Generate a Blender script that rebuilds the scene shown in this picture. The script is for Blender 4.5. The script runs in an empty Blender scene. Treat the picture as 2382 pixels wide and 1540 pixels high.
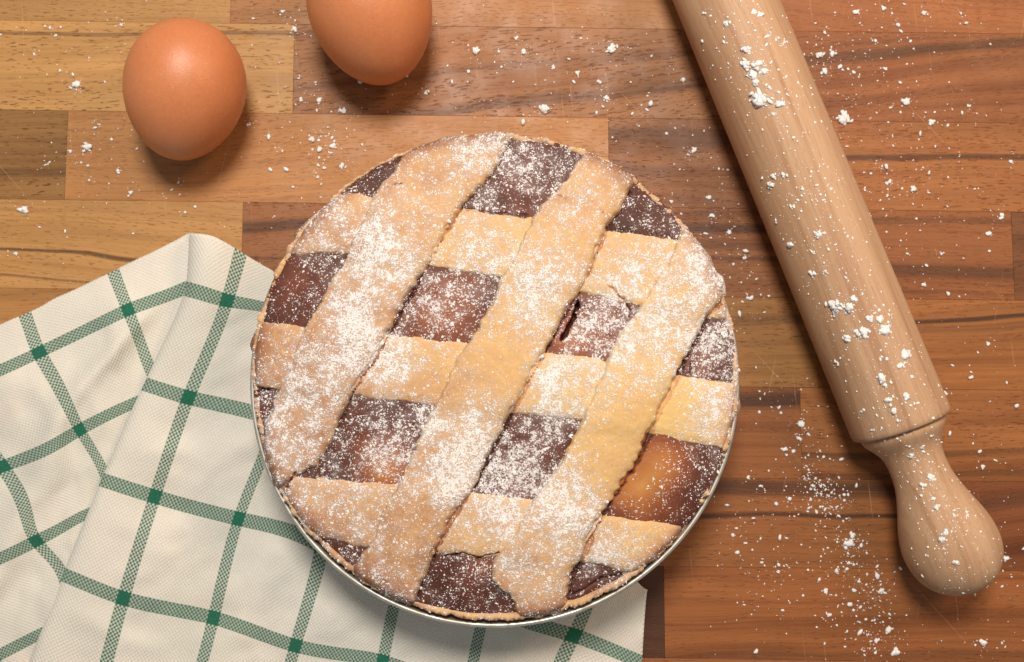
import bpy, math, random
import numpy as np
from mathutils import Vector, Matrix
from mathutils.bvhtree import BVHTree

random.seed(7)
rng = np.random.default_rng(11)
scene = bpy.context.scene
COL = scene.collection

# ------------------------------------------------------------------ camera
TILT = math.radians(5.0)          # phone held almost straight above the counter
DIST = 0.38                       # metres from lens to the counter
WIDE = 0.4063                     # metres of counter across the frame
LENS = 36.0 * DIST / WIDE
cam_d = bpy.data.cameras.new('camera')
cam_d.sensor_width = 36.0
cam_d.lens = LENS
cam_d.clip_start = 0.01
cam_d.clip_end = 50.0
cam_d.dof.use_dof = True
cam_d.dof.focus_distance = DIST - 0.040
cam_d.dof.aperture_fstop = 13.0
cam = bpy.data.objects.new('camera', cam_d)
CAM_P = Vector((0.0, -DIST * math.sin(TILT), DIST * math.cos(TILT)))
cam.location = CAM_P
cam.rotation_euler = (TILT, 0, 0)
COL.objects.link(cam)
scene.camera = cam

# ------------------------------------------------------------------ light
world = bpy.data.worlds.new('World')
scene.world = world
world.use_nodes = True
bg = world.node_tree.nodes['Background']
bg.inputs['Color'].default_value = (0.93, 0.94, 0.93, 1)
bg.inputs['Strength'].default_value = 0.25

def lamp(name, loc, aim, size, power, color):
    d = bpy.data.lights.new(name, 'AREA')
    d.shape = 'DISK'
    d.size = size
    d.energy = power
    d.color = color
    o = bpy.data.objects.new(name, d)
    o.location = loc
    o.rotation_euler = (Vector(aim) - Vector(loc)).to_track_quat('-Z', 'Y').to_euler()
    COL.objects.link(o)
    return o
# pendant over the work surface, and a warmer lamp beyond the rolling pin
lamp('pendant_light', (-0.02, 0.36, 0.76), (-0.03, 0.0, 0), 0.25, 6.9, (1.0, 0.92, 0.83))
lamp('warm_light', (0.62, 0.42, 0.70), (0.05, 0.0, 0), 0.28, 3.0, (1.0, 0.64, 0.38))

scene.view_settings.view_transform = 'Standard'
scene.view_settings.look = 'None'
scene.view_settings.gamma = 1.0
scene.view_settings.exposure = 0.0
scene.render.resolution_x, scene.render.resolution_y = 1024, 662

# ------------------------------------------------------------------ helpers
PXW, PXH = 2382.0, 1540.0
CT, ST = math.cos(TILT), math.sin(TILT)

def at(x, y, z=0.0):
    """Photo position -> point of the place at height z (numpy arrays welcome)."""
    x = np.asarray(x, float); y = np.asarray(y, float); z = np.asarray(z, float)
    k = 36.0 / LENS / PXW
    X = (x - PXW / 2) * k
    Y = -(y - PXH / 2) * k
    dx, dy, dz = X, Y * CT + ST, Y * ST - CT
    t = (z - CAM_P.z) / dz
    return np.stack([CAM_P.x + t * dx, CAM_P.y + t * dy, z + 0 * t], -1)

def to_px(P):
    P = np.asarray(P, float)
    d = P - np.array(CAM_P)
    yc = d[..., 1] * CT + d[..., 2] * ST
    zc = -d[..., 1] * ST + d[..., 2] * CT
    k = 36.0 / LENS / PXW
    return np.stack([d[..., 0] / -zc / k + PXW / 2, PXH / 2 - yc / -zc / k], -1)

def lin(r, g, b):
    f = lambda c: (c / 255 / 12.92) if c / 255 <= 0.04045 else ((c / 255 + 0.055) / 1.055) ** 2.4
    return (f(r), f(g), f(b), 1.0)

def sstep(a, b, x):
    t = np.clip((x - a) / (b - a), 0, 1)
    return t * t * (3 - 2 * t)

def _hash(ix, iy, s):
    h = (ix.astype(np.int64) * 374761393 + iy.astype(np.int64) * 668265263 + s * 974634777) & 0xffffffff
    h = ((h ^ (h >> 13)) * 1274126177) & 0xffffffff
    h = h ^ (h >> 16)
    return (h & 0xffffff) / float(0xffffff)

def vnoise(x, y, s=0):
    x = np.asarray(x, float); y = np.asarray(y, float)
    ix, iy = np.floor(x), np.floor(y)
    fx, fy = x - ix, y - iy
    fx, fy = fx * fx * (3 - 2 * fx), fy * fy * (3 - 2 * fy)
    a = _hash(ix, iy, s); b = _hash(ix + 1, iy, s)
    c = _hash(ix, iy + 1, s); d = _hash(ix + 1, iy + 1, s)
    return (a * (1 - fx) + b * fx) * (1 - fy) + (c * (1 - fx) + d * fx) * fy

def fbm(x, y, s=0, o=3):
    t, a, n = 0, 0.5, 0
    for i in range(o):
        t = t + a * vnoise(x * 2 ** i, y * 2 ** i, s + i * 17); n += a; a *= .5
    return t / n

def mesh_obj(name, V, F, mat=None, parent=None, smooth=True, origin=None):
    V = np.asarray(V, float)
    if origin is not None:
        V = V - np.asarray(origin, float)
    me = bpy.data.meshes.new(name)
    if isinstance(F, np.ndarray):
        n, k = F.shape
        me.vertices.add(len(V)); me.vertices.foreach_set('co', V.astype(np.float32).ravel())
        me.loops.add(n * k); me.loops.foreach_set('vertex_index', F.astype(np.int32).ravel())
        me.polygons.add(n)
        me.polygons.foreach_set('loop_start', np.arange(0, n * k, k, dtype=np.int32))
        me.polygons.foreach_set('loop_total', np.full(n, k, dtype=np.int32))
        me.update(calc_edges=True); me.validate()
    else:
        me.from_pydata(V.tolist(), [], F); me.update()
    me.polygons.foreach_set('use_smooth', np.full(len(me.polygons), smooth, dtype=bool))
    o = bpy.data.objects.new(name, me)
    COL.objects.link(o)
    if mat: me.materials.append(mat)
    if origin is not None: o.location = origin
    if parent is not None:
        o.parent = parent
        o.location = Vector(o.location) - parent.location
    return o

def attr(o, name, vals):
    a = o.data.attributes.new(name, 'FLOAT', 'POINT')
    a.data.foreach_set('value', np.asarray(vals, np.float32).ravel())

def grid_faces(n, m, off=0, closed=False):
    i = np.arange(n - 1)[:, None]; j = np.arange(m if closed else m - 1)[None, :]
    j2 = (j + 1) % m
    q = np.stack([i * m + j, i * m + j2, (i + 1) * m + j2, (i + 1) * m + j], -1)
    return q.reshape(-1, 4) + off

def tag(o, label, cat, group=None, kind=None):
    o['label'] = label
    o['category'] = cat
    if group: o['group'] = group
    if kind: o['kind'] = kind
    return o

def empty(name, loc):
    o = bpy.data.objects.new(name, None)
    o.empty_display_size = 0.02
    o.location = loc
    COL.objects.link(o)
    return o

# node helpers
class NT:
    def __init__(self, name):
        self.m = bpy.data.materials.new(name)
        self.m.use_nodes = True
        self.t = self.m.node_tree
        self.b = self.t.nodes['Principled BSDF']
    def n(self, typ, ins=None, **props):
        nd = self.t.nodes.new(typ)
        for k, v in props.items(): setattr(nd, k, v)
        for k, v in (ins or {}).items(): self.put(nd.inputs[k], v)
        return nd
    def put(self, sock, v):
        if isinstance(v, bpy.types.NodeSocket): self.t.links.new(v, sock)
        else: sock.default_value = v
    def f(self, op, a, b=0.0, c=0.0, clamp=False):
        nd = self.n('ShaderNodeMath', {0: a, 1: b, 2: c}, operation=op, use_clamp=clamp)
        return nd.outputs[0]
    def ramp(self, x, a, b, lo=0.0, hi=1.0):
        return self.n('ShaderNodeMapRange', {'Value': x, 'From Min': a, 'From Max': b, 'To Min': lo, 'To Max': hi},
                      interpolation_type='SMOOTHSTEP').outputs[0]
    def mix(self, fac, a, b, mode='MIX'):
        nd = self.n('ShaderNodeMix', data_type='RGBA', blend_type=mode)
        self.put(nd.inputs[0], fac); self.put(nd.inputs[6], a); self.put(nd.inputs[7], b)
        return nd.outputs[2]
    def xyz(self, x=0.0, y=0.0, z=0.0):
        return self.n('ShaderNodeCombineXYZ', {0: x, 1: y, 2: z}).outputs[0]
    def noise(self, vec, scale, detail=2.0, rough=0.5, dist=0.0):
        return self.n('ShaderNodeTexNoise', {'Vector': vec, 'Scale': scale, 'Detail': detail, 'Roughness': rough,
                                             'Distortion': dist}).outputs[0]
    def att(self, name, typ='GEOMETRY'):
        return self.n('ShaderNodeAttribute', attribute_name=name, attribute_type=typ)
    def bump(self, h, dist, strength=1.0):
        return self.n('ShaderNodeBump', {'Height': h, 'Distance': dist, 'Strength': strength}).outputs[0]
    def out(self, **k):
        for n, v in k.items(): self.put(self.b.inputs[n.replace('_', ' ')], v)
        return self.m

# ------------------------------------------------------------------ materials
def make_wood():
    w = NT('counter_wood')
    tc = w.n('ShaderNodeTexCoord').outputs['Object']
    oi = w.n('ShaderNodeObjectInfo')
    s = w.n('ShaderNodeSeparateXYZ', {0: tc})
    off = w.f('MULTIPLY', oi.outputs['Random'], 9.0)
    x, y = s.outputs[0], s.outputs[1]
    px = w.f('ADD', x, off)
    geo = w.n('ShaderNodeAttribute', attribute_name='grain', attribute_type='OBJECT')
    g = w.n('ShaderNodeSeparateXYZ', {0: geo.outputs['Vector']})       # slope, streak, fleck
    wob = w.noise(w.xyz(w.f('MULTIPLY', px, 9.0), w.f('MULTIPLY', y, 26.0), off), 1.0, 2.0)
    yy = w.f('ADD', w.f('ADD', y, w.f('MULTIPLY', x, g.outputs[0])), w.f('MULTIPLY', w.f('SUBTRACT', wob, .5), 0.012))
    band = w.noise(w.xyz(w.f('MULTIPLY', px, 4.0), w.f('MULTIPLY', yy, 150.0), off), 1.0, 4.0, .6)
    fine = w.noise(w.xyz(w.f('MULTIPLY', px, 22.0), w.f('MULTIPLY', yy, 1150.0), off), 1.0, 3.0, .65)
    blot = w.noise(w.xyz(w.f('MULTIPLY', px, 16.0), w.f('MULTIPLY', yy, 45.0), off), 1.0, 3.0)
    pore = w.noise(w.xyz(w.f('MULTIPLY', px, 290.0), w.f('MULTIPLY', yy, 1900.0), off), 1.0, 1.0, .5)
    gate = w.noise(w.xyz(w.f('MULTIPLY', px, 14.0), w.f('MULTIPLY', yy, 90.0), w.f('ADD', off, 3.3)), 1.0, 2.0)
    base = oi.outputs['Color']
    dark = w.mix(1.0, base, (0.52, 0.44, 0.38, 1), 'MULTIPLY')
    light = w.mix(1.0, base, (1.16, 1.15, 1.12, 1), 'MULTIPLY')
    c = w.mix(w.ramp(blot, .42, .72, 0, .75), base, light)
    c = w.mix(w.f('MULTIPLY', w.ramp(band, .44, .70), g.outputs[1], clamp=True), c, dark)
    c = w.mix(w.ramp(fine, .40, .78, 0, .44), c, dark)
    fl = w.f('MULTIPLY', w.ramp(pore, .60, .70), w.ramp(gate, .22, .6))
    c = w.mix(w.f('MULTIPLY', fl, g.outputs[2], clamp=True), c, w.mix(1.0, base, (0.40, 0.32, 0.27, 1), 'MULTIPLY'))
    for k in ('vein_a', 'vein_b'):                                      # dark heartwood veins: pos, width, strength
        va = w.n('ShaderNodeSeparateXYZ', {0: w.att(k, 'OBJECT').outputs['Vector']})
        d = w.f('ABSOLUTE', w.f('SUBTRACT', yy, va.outputs[0]))
        d = w.f('DIVIDE', d, va.outputs[1])
        msk = w.ramp(d, 1.0, .25)
        msk = w.f('MULTIPLY', msk, w.ramp(fine, .2, .55, .55, 1))
        c = w.mix(w.f('MULTIPLY', msk, va.outputs[2], clamp=True), c, lin(72, 44, 27))
    # knife scratches: thin pale lines across the grain
    gp = w.n('ShaderNodeSeparateXYZ', {0: w.n('ShaderNodeNewGeometry').outputs['Position']})
    for sl, fr, sd in ((0.09, 95.0, 1.0), (-0.22, 60.0, 5.0), (.9, 36.0, 9.0)):
        u = w.f('MULTIPLY', w.f('ADD', gp.outputs[0], w.f('MULTIPLY', gp.outputs[1], sl)), fr)
        cell = w.f('FLOOR', u)
        jit = w.n('ShaderNodeTexWhiteNoise', {'W': w.f('ADD', cell, sd)}, noise_dimensions='1D').outputs[0]
        line = w.f('ABSOLUTE', w.f('SUBTRACT', w.f('FRACT', u), w.f('MULTIPLY_ADD', jit, .8, .1)))
        thin = w.ramp(line, .00022 * fr, .00006 * fr)
        seg = w.noise(w.xyz(w.f('MULTIPLY', cell, 7.31), w.f('MULTIPLY', gp.outputs[1], 26.0), sd), 1.0, 1.0)
        thin = w.f('MULTIPLY', thin, w.ramp(seg, .60, .72, 0, .34))
        c = w.mix(thin, c, lin(214, 170, 128))
    h = w.f('SUBTRACT', w.f('MULTIPLY', fine, .25), fl)
    rough = w.ramp(w.noise(tc, 60.0, 3.0), .3, .7, .42, .6)
    w.out(Base_Color=c, Roughness=rough, Normal=w.bump(h, .00022, .5))
    w.b.inputs['Specular IOR Level'].default_value = .35
    return w.m
WOOD = make_wood()

def make_plain(name, col, rough, spec=.5, metal=0.0):
    w = NT(name)
    w.out(Base_Color=col, Roughness=rough, Metallic=metal)
    w.b.inputs['Specular IOR Level'].default_value = spec
    return w.m

def make_powder(name, col=(.86, .84, .82, 1)):
    w = NT(name)
    w.out(Base_Color=col, Roughness=.95)
    w.b.inputs['Specular IOR Level'].default_value = .1
    w.b.inputs['Subsurface Weight'].default_value = 0.0
    return w.m
FLOUR = make_powder('flour')
SUGAR = make_powder('icing_sugar', (.88, .86, .85, 1))

def make_dough():
    w = NT('baked_dough')
    tc = w.n('ShaderNodeTexCoord').outputs['Object']
    bake = w.att('bake').outputs['Fac']
    sug = w.att('sugar').outputs['Fac']
    n1 = w.noise(tc, 75.0, 4.0, .6)
    n2 = w.noise(tc, 900.0, 3.0, .6)
    b = w.f('ADD', bake, w.f('MULTIPLY', w.f('SUBTRACT', n1, .5), .55))
    b = w.f('ADD', b, w.f('MULTIPLY', w.f('SUBTRACT', n2, .5), .38))
    cr = w.n('ShaderNodeValToRGB', {0: b})
    e = cr.color_ramp.elements
    e[0].position, e[0].color = 0.0, lin(228, 195, 126)
    e[1].position, e[1].color = 1.0, lin(138, 90, 58)
    for p, c in ((.3, lin(220, 180, 120)), (.55, lin(205, 161, 114)), (.78, lin(174, 124, 88))):
        k = e.new(p); k.color = c
    f1 = w.noise(tc, 1500.0, 3.0, .7)
    f2 = w.noise(tc, 420.0, 2.0, .5)
    m = w.f('ADD', w.f('MULTIPLY', f1, .75), w.f('MULTIPLY', f2, .35))
    thr = w.f('SUBTRACT', .665, w.f('MULTIPLY', sug, .13))
    dust = w.ramp(w.f('SUBTRACT', m, thr), -.02, .07)
    veil = w.f('MULTIPLY', w.ramp(sug, .05, 1.1, .03, .40), w.ramp(f2, .2, .75, .4, 1.0))
    c = w.mix(veil, cr.outputs[0], (.80, .73, .67, 1))
    c = w.mix(w.f('MULTIPLY', dust, .78), c, (.87, .84, .83, 1))
    h = w.f('ADD', w.f('MULTIPLY', n2, .6), w.f('MULTIPLY', dust, .7))
    w.out(Base_Color=c, Roughness=.75, Normal=w.bump(h, .00035, .7))
    w.b.inputs['Specular IOR Level'].default_value = .25
    return w.m
DOUGH = make_dough()

def make_filling():
    w = NT('chocolate_filling')
    tc = w.n('ShaderNodeTexCoord').outputs['Object']
    tone = w.att('tone').outputs['Fac']
    sug = w.att('sugar').outputs['Fac']
    n1 = w.noise(tc, 90.0, 4.0, .6)
    b = w.f('ADD', tone, w.f('MULTIPLY', w.f('SUBTRACT', n1, .5), .35))
    cr = w.n('ShaderNodeValToRGB', {0: b})
    e = cr.color_ramp.elements
    e[0].position, e[0].color = 0.0, lin(58, 32, 28)
    e[1].position, e[1].color = 1.0, lin(205, 150, 84)
    for p, c in ((.25, lin(94, 50, 36)), (.5, lin(136, 74, 44)), (.75, lin(176, 112, 58))):
        k = e.new(p); k.color = c
    f1 = w.noise(tc, 1300.0, 3.0, .7)
    f2 = w.noise(tc, 380.0, 2.0, .5)
    m = w.f('ADD', w.f('MULTIPLY', f1, .75), w.f('MULTIPLY', f2, .35))
    thr = w.f('SUBTRACT', .685, w.f('MULTIPLY', sug, .13))
    dust = w.ramp(w.f('SUBTRACT', m, thr), -.02, .07)
    c = w.mix(w.ramp(sug, .2, 1.3, .0, .20), cr.outputs[0], (.62, .52, .50, 1))
    c = w.mix(w.f('MULTIPLY', dust, .75), c, (.84, .80, .80, 1))
    h = w.f('ADD', w.f('MULTIPLY', w.noise(tc, 500.0, 3.0), .5), w.f('MULTIPLY', dust, .7))
    w.out(Base_Color=c, Roughness=.6, Normal=w.bump(h, .00035, .6))
    w.b.inputs['Specular IOR Level'].default_value = .3
    return w.m
FILL = make_filling()

def make_eggshell():
    w = NT('brown_eggshell')
    tc = w.n('ShaderNodeTexCoord').outputs['Object']
    n1 = w.noise(tc, 45.0, 3.0)
    sp = w.noise(tc, 900.0, 1.0)
    sp2 = w.noise(tc, 1500.0, 1.0)
    c = w.mix(w.ramp(n1, .3, .7), lin(200, 123, 77), lin(209, 132, 85))
    c = w.mix(w.ramp(w.noise(tc, 700.0, 4.0, .7), .3, .7, 0, .22), c, lin(170, 96, 58))
    c = w.mix(w.ramp(sp, .72, .78, 0, .4), c, lin(140, 72, 40))
    c = w.mix(w.ramp(sp2, .70, .75, 0, .35), c, lin(235, 172, 130))
    h = w.noise(tc, 1900.0, 2.0)
    w.out(Base_Color=c, Roughness=.42, Normal=w.bump(h, .00020, .5))
    w.b.inputs['Specular IOR Level'].default_value = .5
    w.b.inputs['Subsurface Weight'].default_value = .12
    w.b.inputs['Subsurface Radius'].default_value = (.004, .0016, .0008)
    w.b.inputs['Subsurface Scale'].default_value = 1.0
    return w.m
EGG = make_eggshell()

def make_pinwood():
    w = NT('pale_beech')
    tc = w.n('ShaderNodeTexCoord').outputs['Object']      # pin axis = local z
    s = w.n('ShaderNodeSeparateXYZ', {0: tc})
    x, y, z = s.outputs
    wob = w.noise(w.xyz(w.f('MULTIPLY', x, 20.0), w.f('MULTIPLY', y, 20.0), w.f('MULTIPLY', z, 7.0)), 1.0, 2.0)
    xx = w.f('ADD', x, w.f('MULTIPLY', wob, .010))
    ring = w.noise(w.xyz(w.f('MULTIPLY', xx, 210.0), w.f('MULTIPLY', y, 40.0), w.f('MULTIPLY', z, 5.0)), 1.0, 3.0, .6)
    fine = w.noise(w.xyz(w.f('MULTIPLY', xx, 1400.0), w.f('MULTIPLY', y, 1400.0), w.f('MULTIPLY', z, 40.0)), 1.0, 2.0)
    pore = w.noise(w.xyz(w.f('MULTIPLY', x, 2600.0), w.f('MULTIPLY', y, 2600.0), w.f('MULTIPLY', z, 260.0)), 1.0, 1.0)
    c = w.mix(w.ramp(ring, .35, .7), lin(197, 160, 126), lin(180, 140, 106))
    c = w.mix(w.ramp(ring, .58, .66, 0, .32), c, lin(150, 108, 80))
    c = w.mix(w.ramp(fine, .45, .75, 0, .35), c, lin(164, 124, 94))
    c = w.mix(w.ramp(pore, .64, .72, 0, .35), c, lin(130, 88, 56))
    w.out(Base_Color=c, Roughness=.62, Normal=w.bump(fine, .0001, .4))
    w.b.inputs['Specular IOR Level'].default_value = .35
    return w.m
PINWOOD = make_pinwood()

def make_cloth():
    w = NT('checked_cotton')
    uv = w.n('ShaderNodeUVMap', uv_map='weave').outputs[0]
    s = w.n('ShaderNodeSeparateXYZ', {0: uv})
    tc = w.n('ShaderNodeTexCoord').outputs['Object']
    T = 46.0
    u, v = s.outputs[0], s.outputs[1]
    def stripe(a):
        d = w.f('ABSOLUTE', w.f('SUBTRACT', w.f('FRACT', w.f('ADD', a, .5)), .5))
        return w.f('LESS_THAN', d, .068)
    # jitter of the yarns
    ju = w.f('MULTIPLY', w.f('SUBTRACT', w.noise(w.xyz(w.f('MULTIPLY', u, 6.0), w.f('MULTIPLY', v, 60.0)), 1.0, 1.0), .5), .010)
    jv = w.f('MULTIPLY', w.f('SUBTRACT', w.noise(w.xyz(w.f('MULTIPLY', u, 60.0), w.f('MULTIPLY', v, 6.0), 4.0), 1.0, 1.0), .5), .010)
    u2, v2 = w.f('ADD', u, ju), w.f('ADD', v, jv)
    su, sv = stripe(u2), stripe(v2)
    iu, iv = w.f('FLOOR', w.f('MULTIPLY', u2, T)), w.f('FLOOR', w.f('MULTIPLY', v2, T))
    par = w.f('FLOORED_MODULO', w.f('ADD', iu, iv), 2.0)          # plain weave: which yarn lies on top
    wu = w.f('SUBTRACT', 1.0, w.f('MULTIPLY', par, .72))
    wv = w.f('ADD', .52, w.f('MULTIPLY', par, .48))
    g = w.f('ADD', w.f('MULTIPLY', su, wu), w.f('MULTIPLY', sv, wv), clamp=True)
    both = w.f('MULTIPLY', su, sv)
    g = w.f('MAXIMUM', w.f('MULTIPLY', g, .92), both)
    st = w.noise(tc, 22.0, 3.0, .6)
    st2 = w.noise(tc, 45.0, 2.0)
    white = w.mix(w.ramp(st, .35, .65), lin(228, 222, 210), lin(217, 214, 202))
    white = w.mix(w.ramp(st2, .58, .75, 0, .6), white, lin(218, 204, 194))
    fz = w.noise(tc, 2200.0, 2.0)
    white = w.mix(w.ramp(fz, .3, .7, 0, .22), white, lin(176, 172, 164))
    green = w.mix(w.ramp(fz, .3, .7), lin(44, 112, 88), lin(34, 94, 74))
    c = w.mix(g, white, green)
    fu = w.f('SINE', w.f('MULTIPLY', u2, T * math.pi)); fv = w.f('SINE', w.f('MULTIPLY', v2, T * math.pi))
    h = w.f('ADD', w.f('MULTIPLY', w.f('MULTIPLY', fu, fv), .5), w.f('MULTIPLY', fz, .8))
    w.out(Base_Color=c, Roughness=.9, Normal=w.bump(h, .0003, .55))
    w.b.inputs['Specular IOR Level'].default_value = .15
    w.b.inputs['Sheen Weight'].default_value = .12
    return w.m
CLOTH = make_cloth()

def make_tin():
    w = NT('tin_metal')
    tc = w.n('ShaderNodeTexCoord').outputs['Object']
    n = w.noise(tc, 180.0, 4.0, .6)
    c = w.mix(w.ramp(n, .35, .7), lin(206, 204, 196), lin(178, 172, 160))
    w.out(Base_Color=c, Roughness=w.ramp(n, .3, .7, .36, .5), Metallic=.7)
    return w.m
TIN = make_tin()
SLAB = make_plain('counter_core', lin(70, 45, 30), .8)

# ------------------------------------------------------------------ countertop
def add_countertop():
    top = at(0, 0, 0)
    X0, X1, Y0, Y1 = -.36, .36, -.27, .27
    V = [(X0, Y0, -.035), (X1, Y0, -.035), (X1, Y1, -.035), (X0, Y1, -.035),
         (X0, Y0, -.022), (X1, Y0, -.022), (X1, Y1, -.022), (X0, Y1, -.022)]
    F = [(3, 2, 1, 0), (4, 5, 6, 7), (0, 1, 5, 4), (1, 2, 6, 5), (2, 3, 7, 6), (3, 0, 4, 7)]
    slab = mesh_obj('countertop', V, F, SLAB, smooth=False)
    slab['kind'] = 'structure'
    slab['label'] = 'wooden butcher block countertop dusted with flour'
    Ly = [(-363, -336), (-155, -128), (47, 79), (255, 287), (463, 493), (670, 699), (878, 908), (1088, 1121),
          (1297, 1328), (1508, 1544), (1716, 1752)]
    N = (0, 1, 0)
    # per row: (right end, colour, (grain slope, streak, fleck), vein_a, vein_b); vein = (offset, width, strength)
    rows = [
        [(400, (170, 122, 76)), (1300, (176, 122, 76)), (2900, (160, 104, 62))],
        [(538, (186, 140, 88), (.02, .5, .8), (.012, .006, .45)), (730, (168, 116, 72), (0, .4, .7)),
         (1690, (184, 128, 82), (.03, .25, .35)), (2900, (168, 104, 62), (.1, .4, .3))],
        [(683, (204, 155, 98), (-.01, .35, 1.0), (.0105, .0012, .6)),
         (1690, (166, 112, 70), (-.11, .9, 1.0), (-.013, .004, .5)),
         (2900, (156, 96, 57), (-.1, .8, .5), (.0135, .0035, .75))],
        [(154, (154, 112, 66), (.01, .6, 1.0), (-.009, .003, .5)),
         (1416, (188, 132, 82), (-.04, .3, .45)),
         (1790, (148, 96, 58), (.03, .9, 1.0), (.010, .005, .55)),
         (2900, (172, 110, 64), (.0, .5, .8), (.0035, .0022, .85))],
        [(563, (200, 150, 94), (.02, .35, .7), (-.004, .0011, .8), (-.0135, .0008, .5)),
         (1850, (156, 101, 60), (0, .9, 1.0), (.0095, .0035, .85), (-.004, .0012, .5)),
         (2355, (158, 98, 58), (.0, .8, .5), (-.006, .0035, .75), (.0135, .002, .5)),
         (2900, (128, 80, 48), (0, .6, .6))],
        [(640, (186, 134, 82)), (1500, (170, 118, 72)), (1900, (166, 116, 64), (0, .6, .8), (.0085, .003, .4)),
         (2900, (168, 108, 60), (-.03, .6, .5), (.0125, .0016, .95), (.0085, .0025, .35))],
        [(700, (180, 128, 80)), (1863, (156, 98, 56), (0, .6, .5), (.0135, .0052, .95)),
         (2900, (168, 108, 62), (-.03, .7, .8), (-.006, .0022, .6), (-.0145, .002, .4))],
        [(560, (180, 128, 80)), (1100, (160, 104, 62)),
         (2130, (158, 101, 58), (.0, .6, .6), (.0115, .0048, .85), (.0015, .0014, .95)),
         (2900, (138, 82, 48), (-.1, .9, .5), (.012, .004, .5))],
        [(860, (165, 110, 66)), (1320, (160, 100, 60)), (1545, (92, 58, 40), (0, .5, .3), (.0, .012, .35)),
         (2900, (164, 102, 58), (.0, 1.0, .7), (-.0150, .003, .45))],
        [(700, (165, 110, 66)), (1500, (170, 112, 66)), (2900, (166, 106, 62), (.0, .9, .6))],
    ]
    k = 0
    for i, row in enumerate(rows):
        a0, a1 = at(0, Ly[i][0]), at(PXW, Ly[i][1])
        b0, b1 = at(0, Ly[i + 1][0]), at(PXW, Ly[i + 1][1])
        def on(p, q, xw): return p + (q - p) * ((xw - p[0]) / (q[0] - p[0]))
        xl = X0
        for pl in row:
            xr = min(at(pl[0], .5 * (Ly[i][0] + Ly[i + 1][0]))[0], X1)
            g = .00003
            A, B, C, D = on(b0, b1, xl + g), on(b0, b1, xr - g), on(a0, a1, xr - g), on(a0, a1, xl + g)
            A[1] += g; B[1] += g; C[1] -= g; D[1] -= g
            cen = (A + B + C + D) / 4
            dz = random.uniform(-.00006, .00003)
            bev = .00008
            Q = [A, B, C, D]
            V = []
            for z, ins in ((-.021, 0), (-bev + dz, 0), (dz, bev)):
                for q, (sx, sy) in zip(Q, ((1, 1), (-1, 1), (-1, -1), (1, -1))):
                    V.append((q[0] + sx * ins, q[1] + sy * ins, z))
            F = [(3, 2, 1, 0), (8, 9, 10, 11)]
            for r in (0, 4):
                for j in range(4):
                    F.append((r + j, r + (j + 1) % 4, r + 4 + (j + 1) % 4, r + 4 + j))
            o = mesh_obj('plank', V, F, WOOD, slab, smooth=False, origin=(cen[0], cen[1], 0))
            c = lin(*pl[1])
            o.color = tuple(q * k for q, k in zip(c[:3], (.83, .82, .755))) + (1,)
            o['grain'] = tuple(float(q) for q in (pl[2] if len(pl) > 2 else (0.0, .5, .6)))
            o['vein_a'] = tuple(float(q) for q in (pl[3] if len(pl) > 3 else (0.0, .001, 0.0)))
            o['vein_b'] = tuple(float(q) for q in (pl[4] if len(pl) > 4 else (0.0, .001, 0.0)))
            xl = xr
            k += 1
add_countertop()

# ------------------------------------------------------------------ kitchen towel
def tps(src, dst):
    src = np.asarray(src, float); dst = np.asarray(dst, float)
    n = len(src)
    def U(r2): return np.where(r2 > 1e-12, r2 * np.log(np.maximum(r2, 1e-12)), 0.0)
    K = U(((src[:, None] - src[None]) ** 2).sum(-1)) + np.eye(n) * .02
    P = np.hstack([np.ones((n, 1)), src])
    A = np.zeros((n + 3, n + 3)); A[:n, :n] = K; A[:n, n:] = P; A[n:, :n] = P.T
    W = np.linalg.solve(A, np.vstack([dst, np.zeros((3, 2))]))
    def f(u, v):
        q = np.stack([np.asarray(u, float), np.asarray(v, float)], -1)
        sh = q.shape[:-1]; q = q.reshape(-1, 2)
        k = U(((q[:, None] - src[None]) ** 2).sum(-1))
        r = k @ W[:n] + np.hstack([np.ones((len(q), 1)), q]) @ W[n:]
        return r.reshape(sh + (2,))
    return f

TIN_C = at(1151, 878, .036)
TIN_R = .0877

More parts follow.
